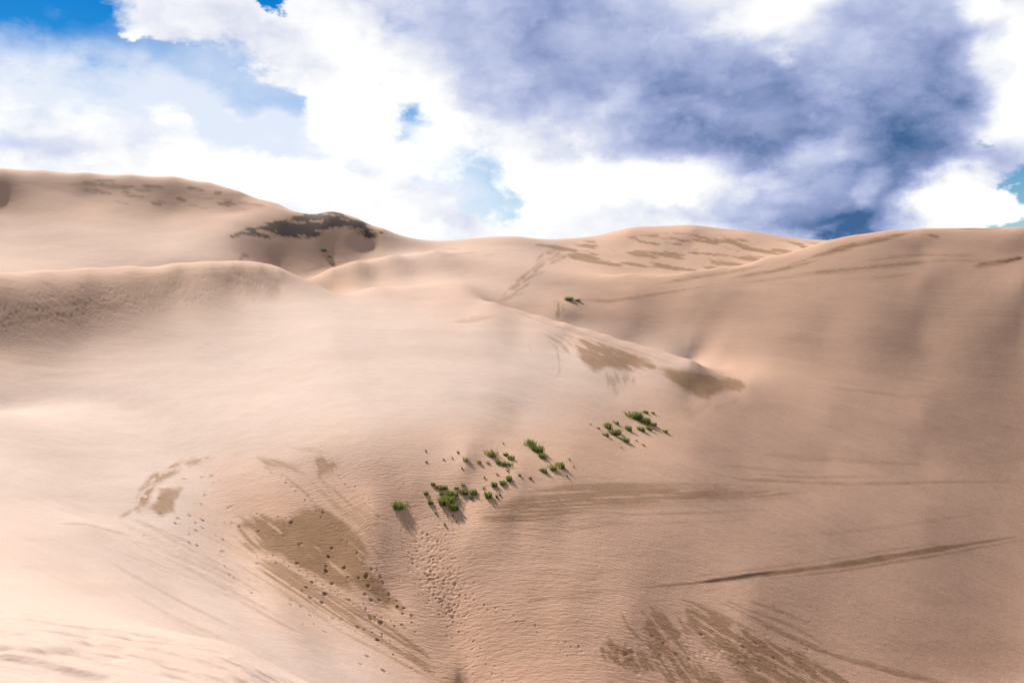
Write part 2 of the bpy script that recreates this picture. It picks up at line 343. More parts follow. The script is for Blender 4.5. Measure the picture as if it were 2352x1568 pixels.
# plan grid: fine where the photograph looks, coarse behind the camera
az_in = np.linspace(R(-36), R(36), 1120)
step_out = np.concatenate([np.linspace(R(36.3), R(48), 30), np.linspace(R(50), R(180), 60)])
az_out_r = step_out
az_out_l = -step_out[:-1][::-1]
AZ = np.concatenate([az_out_l, az_in, az_out_r])
def seg(a, b, k):
    return np.exp(np.linspace(math.log(a), math.log(b), k, endpoint=False))
D = np.concatenate([seg(1.0, 5, 25), seg(5, 16, 160), seg(16, 40, 45), seg(40, 60, 90), seg(60, 135, 520), seg(135, 200, 110),
                    seg(200, 520, 170), seg(520, 3500, 30), [3500.0]])
LD = np.log(D)
nA, nD = len(AZ), len(D)
AZB = R(46)
S = lookup(np.clip(AZ, -AZB, AZB), LD)
PH = phi(AZ, LD)
sl, sr = lookup(np.array([-AZB]), LD)[0], lookup(np.array([AZB]), LD)[0]
pl_, pr_ = phi(np.array([-AZB]), LD)[0], phi(np.array([AZB]), LD)[0]
for i, a in enumerate(AZ):
    if abs(a) > AZB:
        ang = (a if a > 0 else a + 2 * math.pi)          # from +AZB round the back to 2*pi - AZB
        t = (ang - AZB) / (2 * math.pi - 2 * AZB)
        t = t * t * (3 - 2 * t)
        S[i] = sr * (1 - t) + sl * t
        PH[i] = pr_ * (1 - t) + pl_ * t

AA = AZ[:, None]
DD = np.broadcast_to(D[None], S.shape)
DT = DD * np.exp(PH)                          # true distance; DD is the one before the stretch
PX, PY = np.sin(AA) * DT, np.cos(AA) * DT
PZ = S * DT
# picture coordinates of every vertex (only used to find where marks lie on the sand)
fwd = PY * math.cos(PITCH) - PZ * math.sin(PITCH)
upc = PY * math.sin(PITCH) + PZ * math.cos(PITCH)
ok = fwd > 0.3
VX = np.where(ok, CX + F * PX / np.maximum(fwd, .3), -9999)
VY = np.where(ok, CY - F * upc / np.maximum(fwd, .3), -9999)

# ---- value noise
def hash2(ix, iy, s):
    h = (ix.astype(np.int64) * 374761393 + iy.astype(np.int64) * 668265263 + s * 1442695041) & 0x7fffffff
    h = ((h ^ (h >> 13)) * 1274126177) & 0x7fffffff
    return ((h ^ (h >> 16)) & 0xffff) / 65535.0
def vnoise(x, y, s=0):
    ix, iy = np.floor(x), np.floor(y)
    fx, fy = x - ix, y - iy
    fx = fx ** 3 * (fx * (6 * fx - 15) + 10); fy = fy ** 3 * (fy * (6 * fy - 15) + 10)
    a = hash2(ix, iy, s); b = hash2(ix + 1, iy, s); c = hash2(ix, iy + 1, s); d = hash2(ix + 1, iy + 1, s)
    return (a * (1 - fx) + b * fx) * (1 - fy) + (c * (1 - fx) + d * fx) * fy
def fbm2(x, y, s=0, o=4, g=.5):
    v, a, t = 0, 1, 0
    for k in range(o):
        v = v + a * vnoise(x * 2 ** k + 17.3 * k, y * 2 ** k - 9.1 * k, s + k); t += a; a *= g
    return v / t
def ss(v, lo, hi):
    t = np.clip((v - lo) / (hi - lo), 0, 1)
    return t * t * (3 - 2 * t)

# ------------------------------------------------------------------ marks on the sand
damp = np.zeros(S.shape)
def window(x0, y0, x1, y1, d0, d1):
    mk = (VX > x0) & (VX < x1) & (VY > y0) & (VY < y1) & (DD > d0) & (DD < d1)
    return np.nonzero(mk)
def poly_sd(x, y, poly):
    """signed distance to a polygon, positive inside"""
    p = np.array(poly, float)
    best = np.full(x.shape, 1e9)
    inside = np.zeros(x.shape, bool)
    for k in range(len(p)):
        ax, ay = p[k]; bx, by = p[(k + 1) % len(p)]
        ex, ey = bx - ax, by - ay
        t = np.clip(((x - ax) * ex + (y - ay) * ey) / (ex * ex + ey * ey + 1e-9), 0, 1)
        best = np.minimum(best, np.hypot(x - ax - t * ex, y - ay - t * ey))
        c = ((ay > y) != (by > y)) & (x < (bx - ax) * (y - ay) / (by - ay + 1e-12) + ax)
        inside ^= c
    return np.where(inside, best, -best)
def line_dist(x, y, pts):
    best = np.full(x.shape, 1e9)
    par = np.zeros(x.shape)
    p = np.array(pts, float)
    seglen = np.hypot(*(p[1:] - p[:-1]).T)
    tot = seglen.sum(); acc = 0
    for k in range(len(p) - 1):
        ax, ay = p[k]; bx, by = p[k + 1]
        ex, ey = bx - ax, by - ay
        t = np.clip(((x - ax) * ex + (y - ay) * ey) / (ex * ex + ey * ey + 1e-9), 0, 1)
        dd = np.hypot(x - ax - t * ex, y - ay - t * ey)
        nn = dd < best
        best = np.where(nn, dd, best); par = np.where(nn, (acc + t * seglen[k]) / tot, par)
        acc += seglen[k]
    return best, par
def patch(poly, d0, d1, strength=1.0, ang=0.0, long=60.0, wide=8.0, rough=14.0, soft=4.0, gaps=0.0, seed=0, grow=0.0):
    """damp sand: polygon in picture units, edge frayed along the direction ang (degrees, down is positive)"""
    p = np.array(poly)
    mg = rough * 2 + 10
    w = window(p[:, 0].min() - mg, p[:, 1].min() - mg, p[:, 0].max() + mg, p[:, 1].max() + mg, d0, d1)
    x, y = VX[w], VY[w]
    c, s_ = math.cos(R(ang)), math.sin(R(ang))
    u, v = x * c + y * s_, -x * s_ + y * c
    nz = fbm2(u / long, v / wide, seed, 4) - .5
    nz2 = fbm2(x / 9, y / 9, seed + 40, 3) - .5
    sd = poly_sd(x, y, poly) + grow + nz * 2 * rough + nz2 * rough * .6
    k = ss(sd, -1.5 * soft, 2.2 * soft)
    if gaps:
        g = fbm2(u / (long * .8) + 5.1, v / (wide * .9) + 3.3, seed + 9, 4)
        k = k * (1 - .85 * ss(g, .60 - gaps * .3, .76 - gaps * .22))
    damp[w] = np.maximum(damp[w], np.minimum(k * strength * (0.86 + 0.28 * fbm2(x / 25, y / 12, seed + 70, 3)), .94 if strength < 1 else 2))
def streak(pts, d0, d1, width=4.0, strength=.7, seed=0, frag=.4, taper=True, long=70.0):
    p = np.array(pts, float)
    mg = width * 3 + 6
    w = window(p[:, 0].min() - mg, p[:, 1].min() - mg, p[:, 0].max() + mg, p[:, 1].max() + mg, d0, d1)
    x, y = VX[w], VY[w]
    dd, t = line_dist(x, y, pts)
    wd = width * (0.55 + .9 * fbm2(t * np.hypot(*(p[-1] - p[0])) / long, t * 0 + 2.2, seed, 3))
    if taper:
        wd = wd * np.clip(np.minimum(t, 1 - t) * 5, 0.05, 1)
    k = ss(wd - dd, -2.4, 2.8)
    k = k * (1 - frag * ss(fbm2(x / 30, y / 6, seed + 3, 3), .45, .62))
    damp[w] = np.maximum(damp[w], k * (strength if strength > .9 else min(.94, strength * 1.3)))

# left wall of the bowl
patch([(275, 1187), (308, 1165), (322, 1115), (345, 1085), (400, 1062), (450, 1050), (492, 1048), (440, 1066), (392, 1092), (352, 1118), (342, 1160), (320, 1178)], 40, 112, .85, -35, 30, 10, 7, 4, .25, 1)
patch([(368, 1122), (420, 1118), (404, 1150), (400, 1172), (372, 1184), (335, 1170), (360, 1150)], 40, 112, .85, 10, 30, 8, 6, 4, 0, 2)
patch([(590, 1050), (640, 1055), (685, 1072), (700, 1086), (650, 1078), (610, 1076)], 60, 125, .65, 20, 40, 8, 8, 4, .3, 3)
patch([(725, 1046), (770, 1050), (782, 1072), (755, 1088), (730, 1098), (722, 1070)], 60, 130, .7, 60, 30, 9, 6, 4, .15, 4)
patch([(660, 1020), (740, 1030), (760, 1040), (700, 1038)], 60, 140, .28, 10, 40, 6, 8, 4, .5, 5)
patch([(548, 1216), (575, 1192), (640, 1190), (700, 1176), (742, 1172), (790, 1196), (828, 1245), (838, 1285), (872, 1345), (920, 1398), (888, 1392), (840, 1358), (770, 1335), (700, 1308), (640, 1272), (572, 1258)],
      55, 120, .94, 40, 120, 14, 15, 7, .10, 6, 7)
patch([(735, 1095), (790, 1115), (850, 1165), (870, 1200), (850, 1250), (825, 1225), (780, 1180), (745, 1130)], 55, 125, .42, 45, 90, 7, 14, 6, .45, 7)
patch([(592, 1290), (640, 1292), (700, 1330), (780, 1372), (860, 1418), (930, 1450), (985, 1500), (1000, 1560), (940, 1520), (860, 1470), (760, 1428), (660, 1370), (600, 1325)],
      50, 95, .8, 33, 160, 7, 16, 6, .5, 8)
patch([(380, 1420), (460, 1445), (560, 1490), (580, 1505), (520, 1495), (420, 1450)], 20, 75, .22, 28, 160, 6, 9, 8, .35, 9)
for k, (pts, wd, st) in enumerate([
        ([(250, 1290), (330, 1335), (430, 1390), (560, 1450)], 4, .26), ([(280, 1350), (400, 1420), (540, 1480)], 4, .18),
        ([(540, 1180), (600, 1210), (690, 1270)], 4, .45), ([(480, 1350), (540, 1375), (640, 1430), (700, 1460)], 3, .32),
        ([(300, 1190), (420, 1240), (470, 1270)], 4, .28), ([(135, 1203), (200, 1205), (250, 1218), (310, 1235)], 3, .40),
        ([(700, 1090), (800, 1190), (900, 1310)], 4, .30), ([(640, 1080), (700, 1130), (745, 1180)], 3, .34),
        ([(760, 1440), (880, 1500), (1000, 1565)], 3, .45), ([(820, 1440), (920, 1500), (990, 1550)], 3, .4)]):
    streak(pts, 20, 125, wd, st, 20 + k)
for k in range(46):
    t = rng.uniform(0, 1); u = rng.uniform(0, 1)
    x0, y0 = 250 + 520 * t, 1215 + 60 * t + (1 - t) * 90 * (u - .3) + t * 130 * (u - .5)
    ln_ = rng.uniform(90, 330); sl_ = .46 + .28 * t + rng.uniform(-.05, .05)
    x1 = min(x0 + ln_, 1000); y1 = y0 + (x1 - x0) * sl_
    if y1 < 1566:
        streak([(x0, y0), ((x0 + x1) / 2, (y0 + y1) / 2 - 3), (x1, y1)], 22, 115, rng.uniform(1.2, 3.2), rng.uniform(.14, .42), 700 + k, .5)
# tail of the middle dune
patch([(1296, 766), (1350, 778), (1420, 800), (1505, 836), (1530, 850), (1495, 850), (1440, 853), (1400, 846), (1362, 852), (1345, 832), (1318, 795)], 130, 184, .92, 25, 60, 7, 9, 4, .08, 31)
patch([(1515, 846), (1575, 848), (1640, 862), (1700, 872), (1712, 884), (1700, 900), (1660, 899), (1625, 918), (1588, 905), (1545, 880)], 130, 184, .94, 25, 50, 8, 7, 4, 0, 32)
patch([(1390, 855), (1440, 858), (1480, 856), (1450, 880), (1420, 905), (1400, 885)], 130, 180, .5, 75, 26, 9, 12, 4, .6, 33)
patch([(1560, 930), (1640, 930), (1700, 910), (1690, 930), (1630, 950), (1570, 960)], 120, 170, .32, -25, 30, 8, 14, 6, .5, 34)
for k, (pts, wd, st) in enumerate([
        ([(1250, 765), (1290, 790), (1310, 815)], 4, .42), ([(1255, 778), (1280, 800), (1286, 850), (1270, 870)], 2.5, .38), ([(1265, 762), (1300, 780), (1320, 800)], 3, .45),
        ([(1040, 738), (1090, 735), (1140, 722)], 5, .30), ([(1075, 730), (1120, 727)], 5, .34), ([(1100, 795), (1150, 800)], 2, .15), ([(1210, 785), (1225, 815)], 2, .2),
        ([(1150, 700), (1250, 740), (1400, 785), (1560, 840)], 2.5, .34), ([(1200, 715), (1330, 760), (1470, 810)], 2, .24)]):
    streak(pts, 120, 215, wd, st, 50 + k)
# floor of the valley and the long wind lines on the right slope
patch([(1105, 1172), (1180, 1140), (1290, 1105), (1400, 1093), (1500, 1105), (1640, 1122), (1850, 1128), (1780, 1142), (1600, 1152), (1420, 1168), (1250, 1200), (1150, 1208), (1105, 1196)],
      85, 150, .72, -3, 220, 5, 10, 7, .42, 60)
for k in range(15):
    y0 = 1095 + 8.2 * k
    x0, x1 = 1110 + rng.uniform(0, 160) + max(0, 6 - k) * 40, 1480 + rng.uniform(-60, 330)
    streak([(x0, y0), ((x0 + x1) / 2, y0 + 16 - k * .5), (x1, y0 + 6 - k * 2.2 + 14)], 80, 150, 1.8 + rng.uniform(0, 1.6), rng.uniform(.2, .5), 80 + k, .5)
for k in range(9):
    y0 = 1306 + 8 * k
    x0, x1 = 1165 + rng.uniform(0, 60), 1480 + rng.uniform(-100, 120)
    streak([(x0, y0), ((x0 + x1) / 2, y0 + 6), (x1, y0 + 2 - k)], 70, 120, 1.5 + rng.uniform(0, 1.4), rng.uniform(.2, .42), 100 + k, .5)
patch([(1205, 1376), (1300, 1362), (1420, 1352), (1430, 1358), (1320, 1372), (1215, 1384)], 70, 120, .5, -6, 40, 5, 6, 3, .3, 112)
streak([(1460, 1352), (1600, 1338), (1760, 1318), (1900, 1298), (2060, 1275), (2352, 1230)], 70, 130, 6, .75, 113, .15)
streak([(1590, 1340), (1700, 1325), (1800, 1308)], 70, 130, 4.5, 1.25, 114, .1)
streak([(1750, 1330), (1900, 1312), (2150, 1275), (2352, 1240)], 70, 130, 3, .5, 115, .3)
streak([(1500, 1335), (1700, 1312), (1900, 1282), (2200, 1240)], 70, 130, 3, .28, 116, .4)
for k, (pts, wd, st) in enumerate([
        ([(1590, 1075), (1720, 1100), (1950, 1112), (2352, 1102)], 4, .42), ([(1720, 1040), (1850, 1050), (2000, 1062), (2150, 1066)], 6, .24), ([(1640, 1060), (1760, 1078), (1900, 1084)], 3, .26),
        ([(1730, 1088), (1860, 1096), (2050, 1094)], 3, .3), ([(1550, 1105), (1680, 1120), (1800, 1118)], 3, .26),
        ([(1800, 1230), (2000, 1215), (2250, 1180)], 5, .14), ([(1700, 1265), (1900, 1240)], 4, .12)]):
    streak(pts, 80, 160, wd, st, 130 + k)
# fan in the foot of the valley
patch([(1368, 1505), (1385, 1468), (1410, 1470), (1440, 1490), (1475, 1498), (1500, 1515), (1530, 1540), (1480, 1548), (1420, 1530)], 55, 90, .8, 55, 26, 8, 12, 4, .25, 150)
patch([(1480, 1415), (1520, 1410), (1560, 1440), (1600, 1455), (1560, 1470), (1590, 1515), (1660, 1568), (1640, 1600), (1540, 1575), (1500, 1520), (1478, 1470)], 55, 95, .75, 52, 60, 8, 12, 4, .2, 151)
patch([(1570, 1385), (1620, 1390), (1680, 1425), (1760, 1470), (1880, 1520), (1960, 1568), (1900, 1600), (1760, 1600), (1690, 1540), (1620, 1480), (1580, 1430)], 55, 95, .82, 32, 60, 8, 12, 4, .25, 152)
for k, (pts, wd, st) in enumerate([
        ([(1425, 1408), (1445, 1445), (1475, 1475)], 4, .55), ([(1490, 1390), (1515, 1420), (1550, 1445)], 4, .5), ([(1552, 1412), (1575, 1445), (1600, 1462)], 4, .5),
        ([(1470, 1402), (1500, 1432)], 3, .4), ([(1560, 1375), (1640, 1402), (1740, 1455)], 4, .5), ([(1630, 1360), (1720, 1400), (1850, 1445)], 4, .42),
        ([(1655, 1352), (1760, 1392), (1870, 1430)], 3, .4), ([(1640, 1375), (1780, 1440), (1960, 1520)], 3.5, .5), ([(1700, 1410), (1880, 1490), (2060, 1545), (2230, 1580)], 5, .55),
        ([(1730, 1400), (1830, 1440), (1900, 1480)], 3, .4), ([(1900, 1495), (2050, 1535), (2200, 1572)], 4, .4)]):
    streak(pts, 50, 95, wd, st, 160 + k, .3)
# far dunes
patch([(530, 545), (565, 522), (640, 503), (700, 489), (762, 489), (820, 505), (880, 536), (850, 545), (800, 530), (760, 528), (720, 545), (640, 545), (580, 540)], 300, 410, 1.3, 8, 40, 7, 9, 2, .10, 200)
patch([(690, 620), (740, 605), (850, 590), (800, 605), (700, 632)], 290, 400, .5, -12, 60, 5, 8, 4, .2, 201)
streak([(548, 600), (560, 585), (575, 592)], 290, 400, 5, .6, 202)
for k in range(34):
    x0 = rng.uniform(150, 560); y0 = np.interp(x0, [0, 400, 640], [400, 418, 475]) + rng.uniform(5, 55)
    streak([(x0, y0), (x0 + rng.uniform(20, 60), y0 + rng.uniform(-3, 9))], 400, 520, rng.uniform(1.5, 5), rng.uniform(.4, .9), 210 + k)
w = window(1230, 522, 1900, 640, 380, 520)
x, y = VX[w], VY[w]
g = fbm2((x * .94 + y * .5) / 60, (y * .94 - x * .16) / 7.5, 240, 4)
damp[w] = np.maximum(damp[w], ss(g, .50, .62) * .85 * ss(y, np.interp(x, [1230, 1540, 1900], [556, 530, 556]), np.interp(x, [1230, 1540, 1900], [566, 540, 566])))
for k in range(20):
    t = rng.uniform(0, 1)
    x0 = 1140 + 130 * t + rng.uniform(-8, 25); y0 = 700 - 130 * t + rng.uniform(-8, 8)
    streak([(x0, y0), (x0 + rng.uniform(15, 45), y0 - rng.uniform(8, 30))], 215, 460, rng.uniform(2, 5), rng.uniform(.3, .6), 260 + k)
for k in range(10):
    x0 = rng.uniform(1000, 1180); y0 = rng.uniform(572, 592)
    streak([(x0, y0), (x0 + rng.uniform(30, 70), y0 - rng.uniform(-2, 6))], 240, 460, rng.uniform(1.2, 2.6), rng.uniform(.15, .32), 285 + k)
patch([(1272, 690), (1290, 690), (1296, 712), (1288, 735), (1274, 735)], 200, 300, .7, 85, 20, 5, 5, 3, .2, 300)
streak([(1300, 686), (1400, 690), (1500, 676), (1640, 655)], 200, 320, 4, .42, 301)
for k, (pts, wd, st) in enumerate([
        ([(1500, 655), (1640, 630), (1760, 608)], 4, .45), ([(1680, 638), (1780, 622), (1880, 598)], 4, .55), ([(1860, 590), (1960, 565), (2080, 540)], 4, .75), ([(1900, 575), (2000, 552), (2100, 533)], 3.5, .7),
        ([(1800, 612), (1880, 588), (1960, 572)], 3, .5), ([(1820, 630), (1960, 617), (2150, 602)], 4, .55), ([(1700, 650), (1850, 632), (2000, 622)], 3, .4), ([(2060, 604), (2180, 598), (2300, 600)], 3, .35),
        ([(2030, 590), (2130, 585), (2260, 588)], 3, .4), ([(2230, 615), (2290, 603), (2330, 598)], 6, 1.05), ([(2300, 600), (2352, 592)], 6, 1.2), ([(2130, 540), (2160, 546)], 3, .8), ([(2200, 526), (2300, 526)], 2, .7),
        ([(1980, 600), (2080, 590)], 2, .4), ([(2060, 726), (2200, 724), (2352, 728)], 3, .16), ([(2000, 900), (2150, 912)], 3, .18), ([(1880, 885), (2000, 900), (2180, 920)], 3, .22), ([(1990, 640), (2110, 628)], 3, .35)]):
    streak(pts, 140, 330, wd, st, 310 + k)
# crest of the left dune
patch([(200, 640), (330, 622), (450, 616), (580, 616), (640, 632), (560, 640), (440, 640), (330, 655), (230, 660)], 150, 212, .34, -4, 60, 6, 13, 5, .5, 340)
for k, (pts, wd, st) in enumerate([([(60, 632), (200, 622), (360, 612)], 2, .25), ([(250, 668), (300, 650), (360, 655)], 4, .3), ([(0, 715), (120, 700), (240, 690)], 10, .25), ([(0, 745), (200, 715), (330, 690)], 8, .22)]):
    streak(pts, 140, 212, wd, st, 350 + k)
# faint sorting of coarse and fine sand everywhere along the wind
sortn = fbm2((VX + .25 * VY) / 420, VY / 26, 380, 4)
damp = np.where(ok, np.maximum(damp, ss(sortn, .50, .78) * .08), 0.0)
damp = np.clip(damp, 0, 1.3)

# ------------------------------------------------------------------ relief: footprints, scuffs, ripples
disp = np.zeros(S.shape)
px_flat = {}
def plan_of(x, y, d0, d1):
    """the point on the sand seen at (x, y) between two distances"""
    az, s = ray(x, y)
    ld = np.linspace(math.log(d0), math.log(d1), 260)
    prof = lookup(np.array([float(az)]), ld)[0]
    hit = np.nonzero((prof[1:] >= s) & (prof[:-1] < s))[0]
    if len(hit) == 0:
        k = int(np.argmin(abs(prof - s)))
        dd = math.exp(ld[k])
    else:
        k = hit[0]
        t = (s - prof[k]) / (prof[k + 1] - prof[k] + 1e-12)
        dd = math.exp(ld[k] + t * (ld[k + 1] - ld[k]))
    az = float(az)
    return az, dd * math.exp(phi(np.array([az]), np.array([math.log(dd)]))[0, 0])
tls = np.linspace(math.log(4), math.log(1200), 900)
phi_fine = phi(az_in[::8], tls)
def pit(az, d, rad, depth, rim=.35):
    """one footprint: a hollow with a pushed-up rim"""
    i0, i1 = np.searchsorted(AZ, [az - 2.2 * rad / d, az + 2.2 * rad / d])
    k = int(np.clip(round((az - az_in[0]) / (az_in[8] - az_in[0])), 0, len(phi_fine) - 1))
    b0, b1 = np.interp(np.log([d - 2.5 * rad, d + 2.5 * rad]), tls + phi_fine[k], tls)
    j0, j1 = np.searchsorted(D, np.exp([b0, b1]))
    if i1 - i0 < 1 or j1 - j0 < 1:
        return
    sx, sy = math.sin(az) * d, math.cos(az) * d
    r = np.hypot(PX[i0:i1, j0:j1] - sx, PY[i0:i1, j0:j1] - sy) / rad
    disp[i0:i1, j0:j1] += depth * (-np.exp(-(r * 1.15) ** 4) + rim * np.exp(-((r - 1.25) / .25) ** 2))
def trail(pts, d0, d1, step=.62, rad=.24, depth=.17, jit=.06, skip=.05, wide=.16):
    P3 = []
    for (x, y) in pts:
        a, d = plan_of(x, y, d0, d1)
        P3.append((math.sin(a) * d, math.cos(a) * d))
    P3 = np.array(P3)
    ln = np.hypot(*(P3[1:] - P3[:-1]).T)
    cum = np.concatenate([[0], np.cumsum(ln)])
    t, side = 0.0, 1
    while t < cum[-1]:
        k = min(np.searchsorted(cum, t, side='right') - 1, len(ln) - 1)
        f = (t - cum[k]) / (ln[k] + 1e-9)
        p = P3[k] * (1 - f) + P3[k + 1] * f
        dirv = (P3[k + 1] - P3[k]) / (ln[k] + 1e-9)
        p = p + np.array([-dirv[1], dirv[0]]) * side * wide + rng.normal(0, jit, 2)
        if rng.random() > skip:
            pit(math.atan2(p[0], p[1]), math.hypot(*p), (.38 if p[0] < -8 else .40) * rad * rng.uniform(.75, 1.25), (.42 if p[0] < -8 else .36) * depth * rng.uniform(.4, 1.2))
        side = -side
        t += step * .72 * rng.uniform(.8, 1.25)
W = (45, 130)
trail([(505, 1105), (560, 1160), (640, 1105)][:1] + [(620, 1080), (690, 1130), (735, 1175), (765, 1215), (800, 1250), (840, 1305), (885, 1360), (925, 1400), (960, 1440)], *W, .66, .30, .26)
trail([(780, 1092), (830, 1135), (880, 1190), (912, 1228), (940, 1280), (955, 1320)], *W, .62, .27, .2)
trail([(740, 1110), (800, 1170), (850, 1240), (900, 1300)], *W, .8, .22, .12)
trail([(575, 1272), (600, 1283), (628, 1274), (655, 1290), (705, 1326), (765, 1362), (835, 1397), (905, 1432), (960, 1450)], 45, 110, .5, .26, .24)
trail([(650, 1284), (720, 1325), (800, 1375), (880, 1415)], 45, 110, .6, .25, .2)
trail([(560, 1338), (592, 1330), (612, 1318), (645, 1347), (722, 1387), (802, 1430), (905, 1470)], 45, 110, .55, .27, .22)
trail([(640, 1365), (740, 1420), (840, 1470), (960, 1540)], 45, 100, .75, .24, .16)
trail([(185, 1288), (262, 1335), (352, 1390), (425, 1432), (485, 1468), (525, 1482)], 28, 75, .85, .17, .13, .1, .25)
trail([(300, 1250), (400, 1312), (430, 1350), (482, 1397), (560, 1446), (652, 1492), (722, 1532)], 35, 80, .7, .18, .14, .1, .15)
trail([(330, 1180), (420, 1245), (500, 1290), (560, 1300)], 40, 100, 1.0, .18, .12, .2, .3)
trail([(420, 1120), (520, 1190), (580, 1230)], 45, 110, 1.0, .18, .11, .2, .3)
trail([(130, 1203), (210, 1208), (300, 1225), (380, 1260)], 35, 80, .8, .17, .12, .15, .2)
trail([(460, 1290), (560, 1350), (700, 1440), (800, 1490)], 40, 90, 1.1, .16, .11, .2, .3)
trail([(800, 1440), (860, 1470), (950, 1510), (1010, 1560)], 45, 95, .7, .2, .15)
FL = (58, 150)
trail([(880, 1062), (915, 1090), (945, 1118), (975, 1152)], *FL, .7, .27, .15)
trail([(1000, 1180), (990, 1225), (985, 1265), (1000, 1305), (1030, 1370), (1062, 1440), (1100, 1500), (1160, 1560)], *FL, .6, .26, .15)
trail([(1060, 1170), (1040, 1200), (1000, 1260)], *FL, .7, .25, .12)
trail([(955, 1285), (1020, 1340), (1100, 1388), (1190, 1420), (1280, 1468), (1350, 1500)], *FL, .62, .26, .15)
trail([(960, 1300), (1010, 1370), (1050, 1430), (1080, 1480)], *FL, .62, .26, .15)
trail([(930, 1290), (985, 1390), (1040, 1470), (1100, 1560)], *FL, .7, .25, .12)
trail([(1200, 1500), (1260, 1497), (1370, 1510)], *FL, .9, .22, .1)
trail([(1380, 960), (1360, 985), (1350, 1005)], 110, 160, .8, .25, .12)
trail([(1260, 915), (1320, 935), (1370, 960)], 110, 170, .8, .28, .08)
trail([(1380, 1190), (1390, 1240), (1370, 1300)], 80, 130, 1.2, .28, .08)
trail([(1770, 1380), (1800, 1410), (1850, 1420), (1885, 1440)], 60, 105, .7, .35, .1)
trail([(1930, 1440), (1960, 1460), (1990, 1450), (2015, 1440)], 60, 105, .7, .3, .1)
trail([(1860, 880), (1960, 892), (2060, 905), (2180, 922)], 130, 185, 1.2, .28, .1)
trail([(2030, 702), (2010, 720), (1998, 735)], 170, 260, 1.2, .4, .12)
for k in range(330):                                        # trampled ground where the paths meet
    x, y = rng.normal(985, 34), rng.normal(1270, 42)
    a, d = plan_of(x + (y - 1270) * .25, y, *FL); pit(a, d, rng.uniform(.09, .18), rng.uniform(.01, .045))
for k in range(190):
    y = rng.uniform(1300, 1420); x = 960 + (y - 1300) * .55 + rng.normal(20, 28)
    a, d = plan_of(x, y, *FL); pit(a, d, rng.uniform(.09, .17), rng.uniform(.01, .04))
for k in range(60):
    x, y = rng.uniform(1000, 1110), rng.uniform(1150, 1220)
    a, d = plan_of(x, y, *FL); pit(a, d, rng.uniform(.09, .18), rng.uniform(.01, .04))
for k in range(110):                                        # scattered prints on the bowl wall
    t, u = rng.uniform(0, 1), rng.uniform(0, 1)
    x, y = 330 + 560 * t, 1120 + 330 * t + (u - .5) * 260
    a, d = plan_of(x, y, 40, 105); pit(a, d, rng.uniform(.14, .22), rng.uniform(.05, .13))
for k in range(1300):                                       # old prints on the dune behind
    x = rng.uniform(-60, 640); yc = np.interp(x, [0, 250, 640], [725, 690, 655])
    y = yc + rng.normal(0, 1) * np.interp(x, [0, 640], [34, 14])
    a, d = plan_of(x, y, 135, 205); pit(a, d, rng.uniform(.16, .30), rng.uniform(.02, .11))
trail([(270, 720), (320, 690), (350, 672), (372, 660)], 135, 205, .8, .32, .22)
trail([(160, 765), (300, 738), (430, 710), (560, 690)], 135, 205, .8, .28, .14)

# scuffs in the damp fan
for k in range(160):
    x, y = rng.uniform(1390, 1900), 0
    y = np.interp(x, [1390, 1550, 1700, 1900], [1500, 1490, 1490, 1520]) + rng.normal(0, 22)
    a, d = plan_of(x, y, 58, 92); pit(a, d, rng.uniform(.12, .24), rng.uniform(.008, .03))

# broad wind ripples at the photographer's feet
near = (DD < 17) & ok
rx, ry = PX[near], PY[near]
wv = fbm2(rx / .9 + 3, ry / .9, 400, 2)
rp = fbm2(rx / .46 + .35 * ry + wv * .8, ry / .34 + wv * 1.2, 410, 2, .3)
lee = ss(rp, .40, .80)
disp[near] += -(lee * .05) * ss(DD[near], 2.0, 4.5) * (1 - ss(DD[near], 11.0, 16.0))
# low undulation of the sand, all over
und = fbm2(PX / 9 + 40, PY / 9 + 13, 420, 4) - .5
disp += und * np.clip(DD / 60, .05, 1) * .2
und2 = fbm2(PX / 46 + 4, PY / 30 + 31, 430, 3) - .5
disp += und2 * np.clip((DD - 20) / 150, 0, 1) * .7

PZ = PZ + disp
# ------------------------------------------------------------------ terrain mesh
nV = nA * nD + 1
co = np.zeros((nV, 3), np.float32)
co[:nA * nD, 0] = PX.ravel(); co[:nA * nD, 1] = PY.ravel(); co[:nA * nD, 2] = PZ.ravel() + CAMZ
co[-1] = (0, 0, CAMZ - 1.65)
I = np.arange(nA)[:, None]; J = np.arange(nD - 1)[None]
I2 = (I + 1) % nA
quads = np.stack([I * nD + J, I * nD + J + 1, I2 * nD + J + 1, I2 * nD + J], -1).reshape(-1, 4)[:, ::-1]
ii = np.arange(nA)
tris = np.stack([np.full(nA, nV - 1), ii * nD, ((ii + 1) % nA) * nD], -1)[:, ::-1]
me = bpy.data.meshes.new("sand_dunes")
me.vertices.add(nV); me.vertices.foreach_set("co", co.ravel())
nq, ntr = len(quads), len(tris)
me.loops.add(nq * 4 + ntr * 3)
me.loops.foreach_set("vertex_index", np.concatenate([quads.ravel(), tris.ravel()]).astype(np.int32))
me.polygons.add(nq + ntr)
me.polygons.foreach_set("loop_start", np.concatenate([np.arange(nq) * 4, nq * 4 + np.arange(ntr) * 3]).astype(np.int32))
me.update(calc_edges=True)
me.polygons.foreach_set("use_smooth", np.ones(nq + ntr, bool))
at = me.attributes.new("damp", 'FLOAT', 'POINT')
at.data.foreach_set("value", np.concatenate([damp.ravel(), [0]]).astype(np.float32))
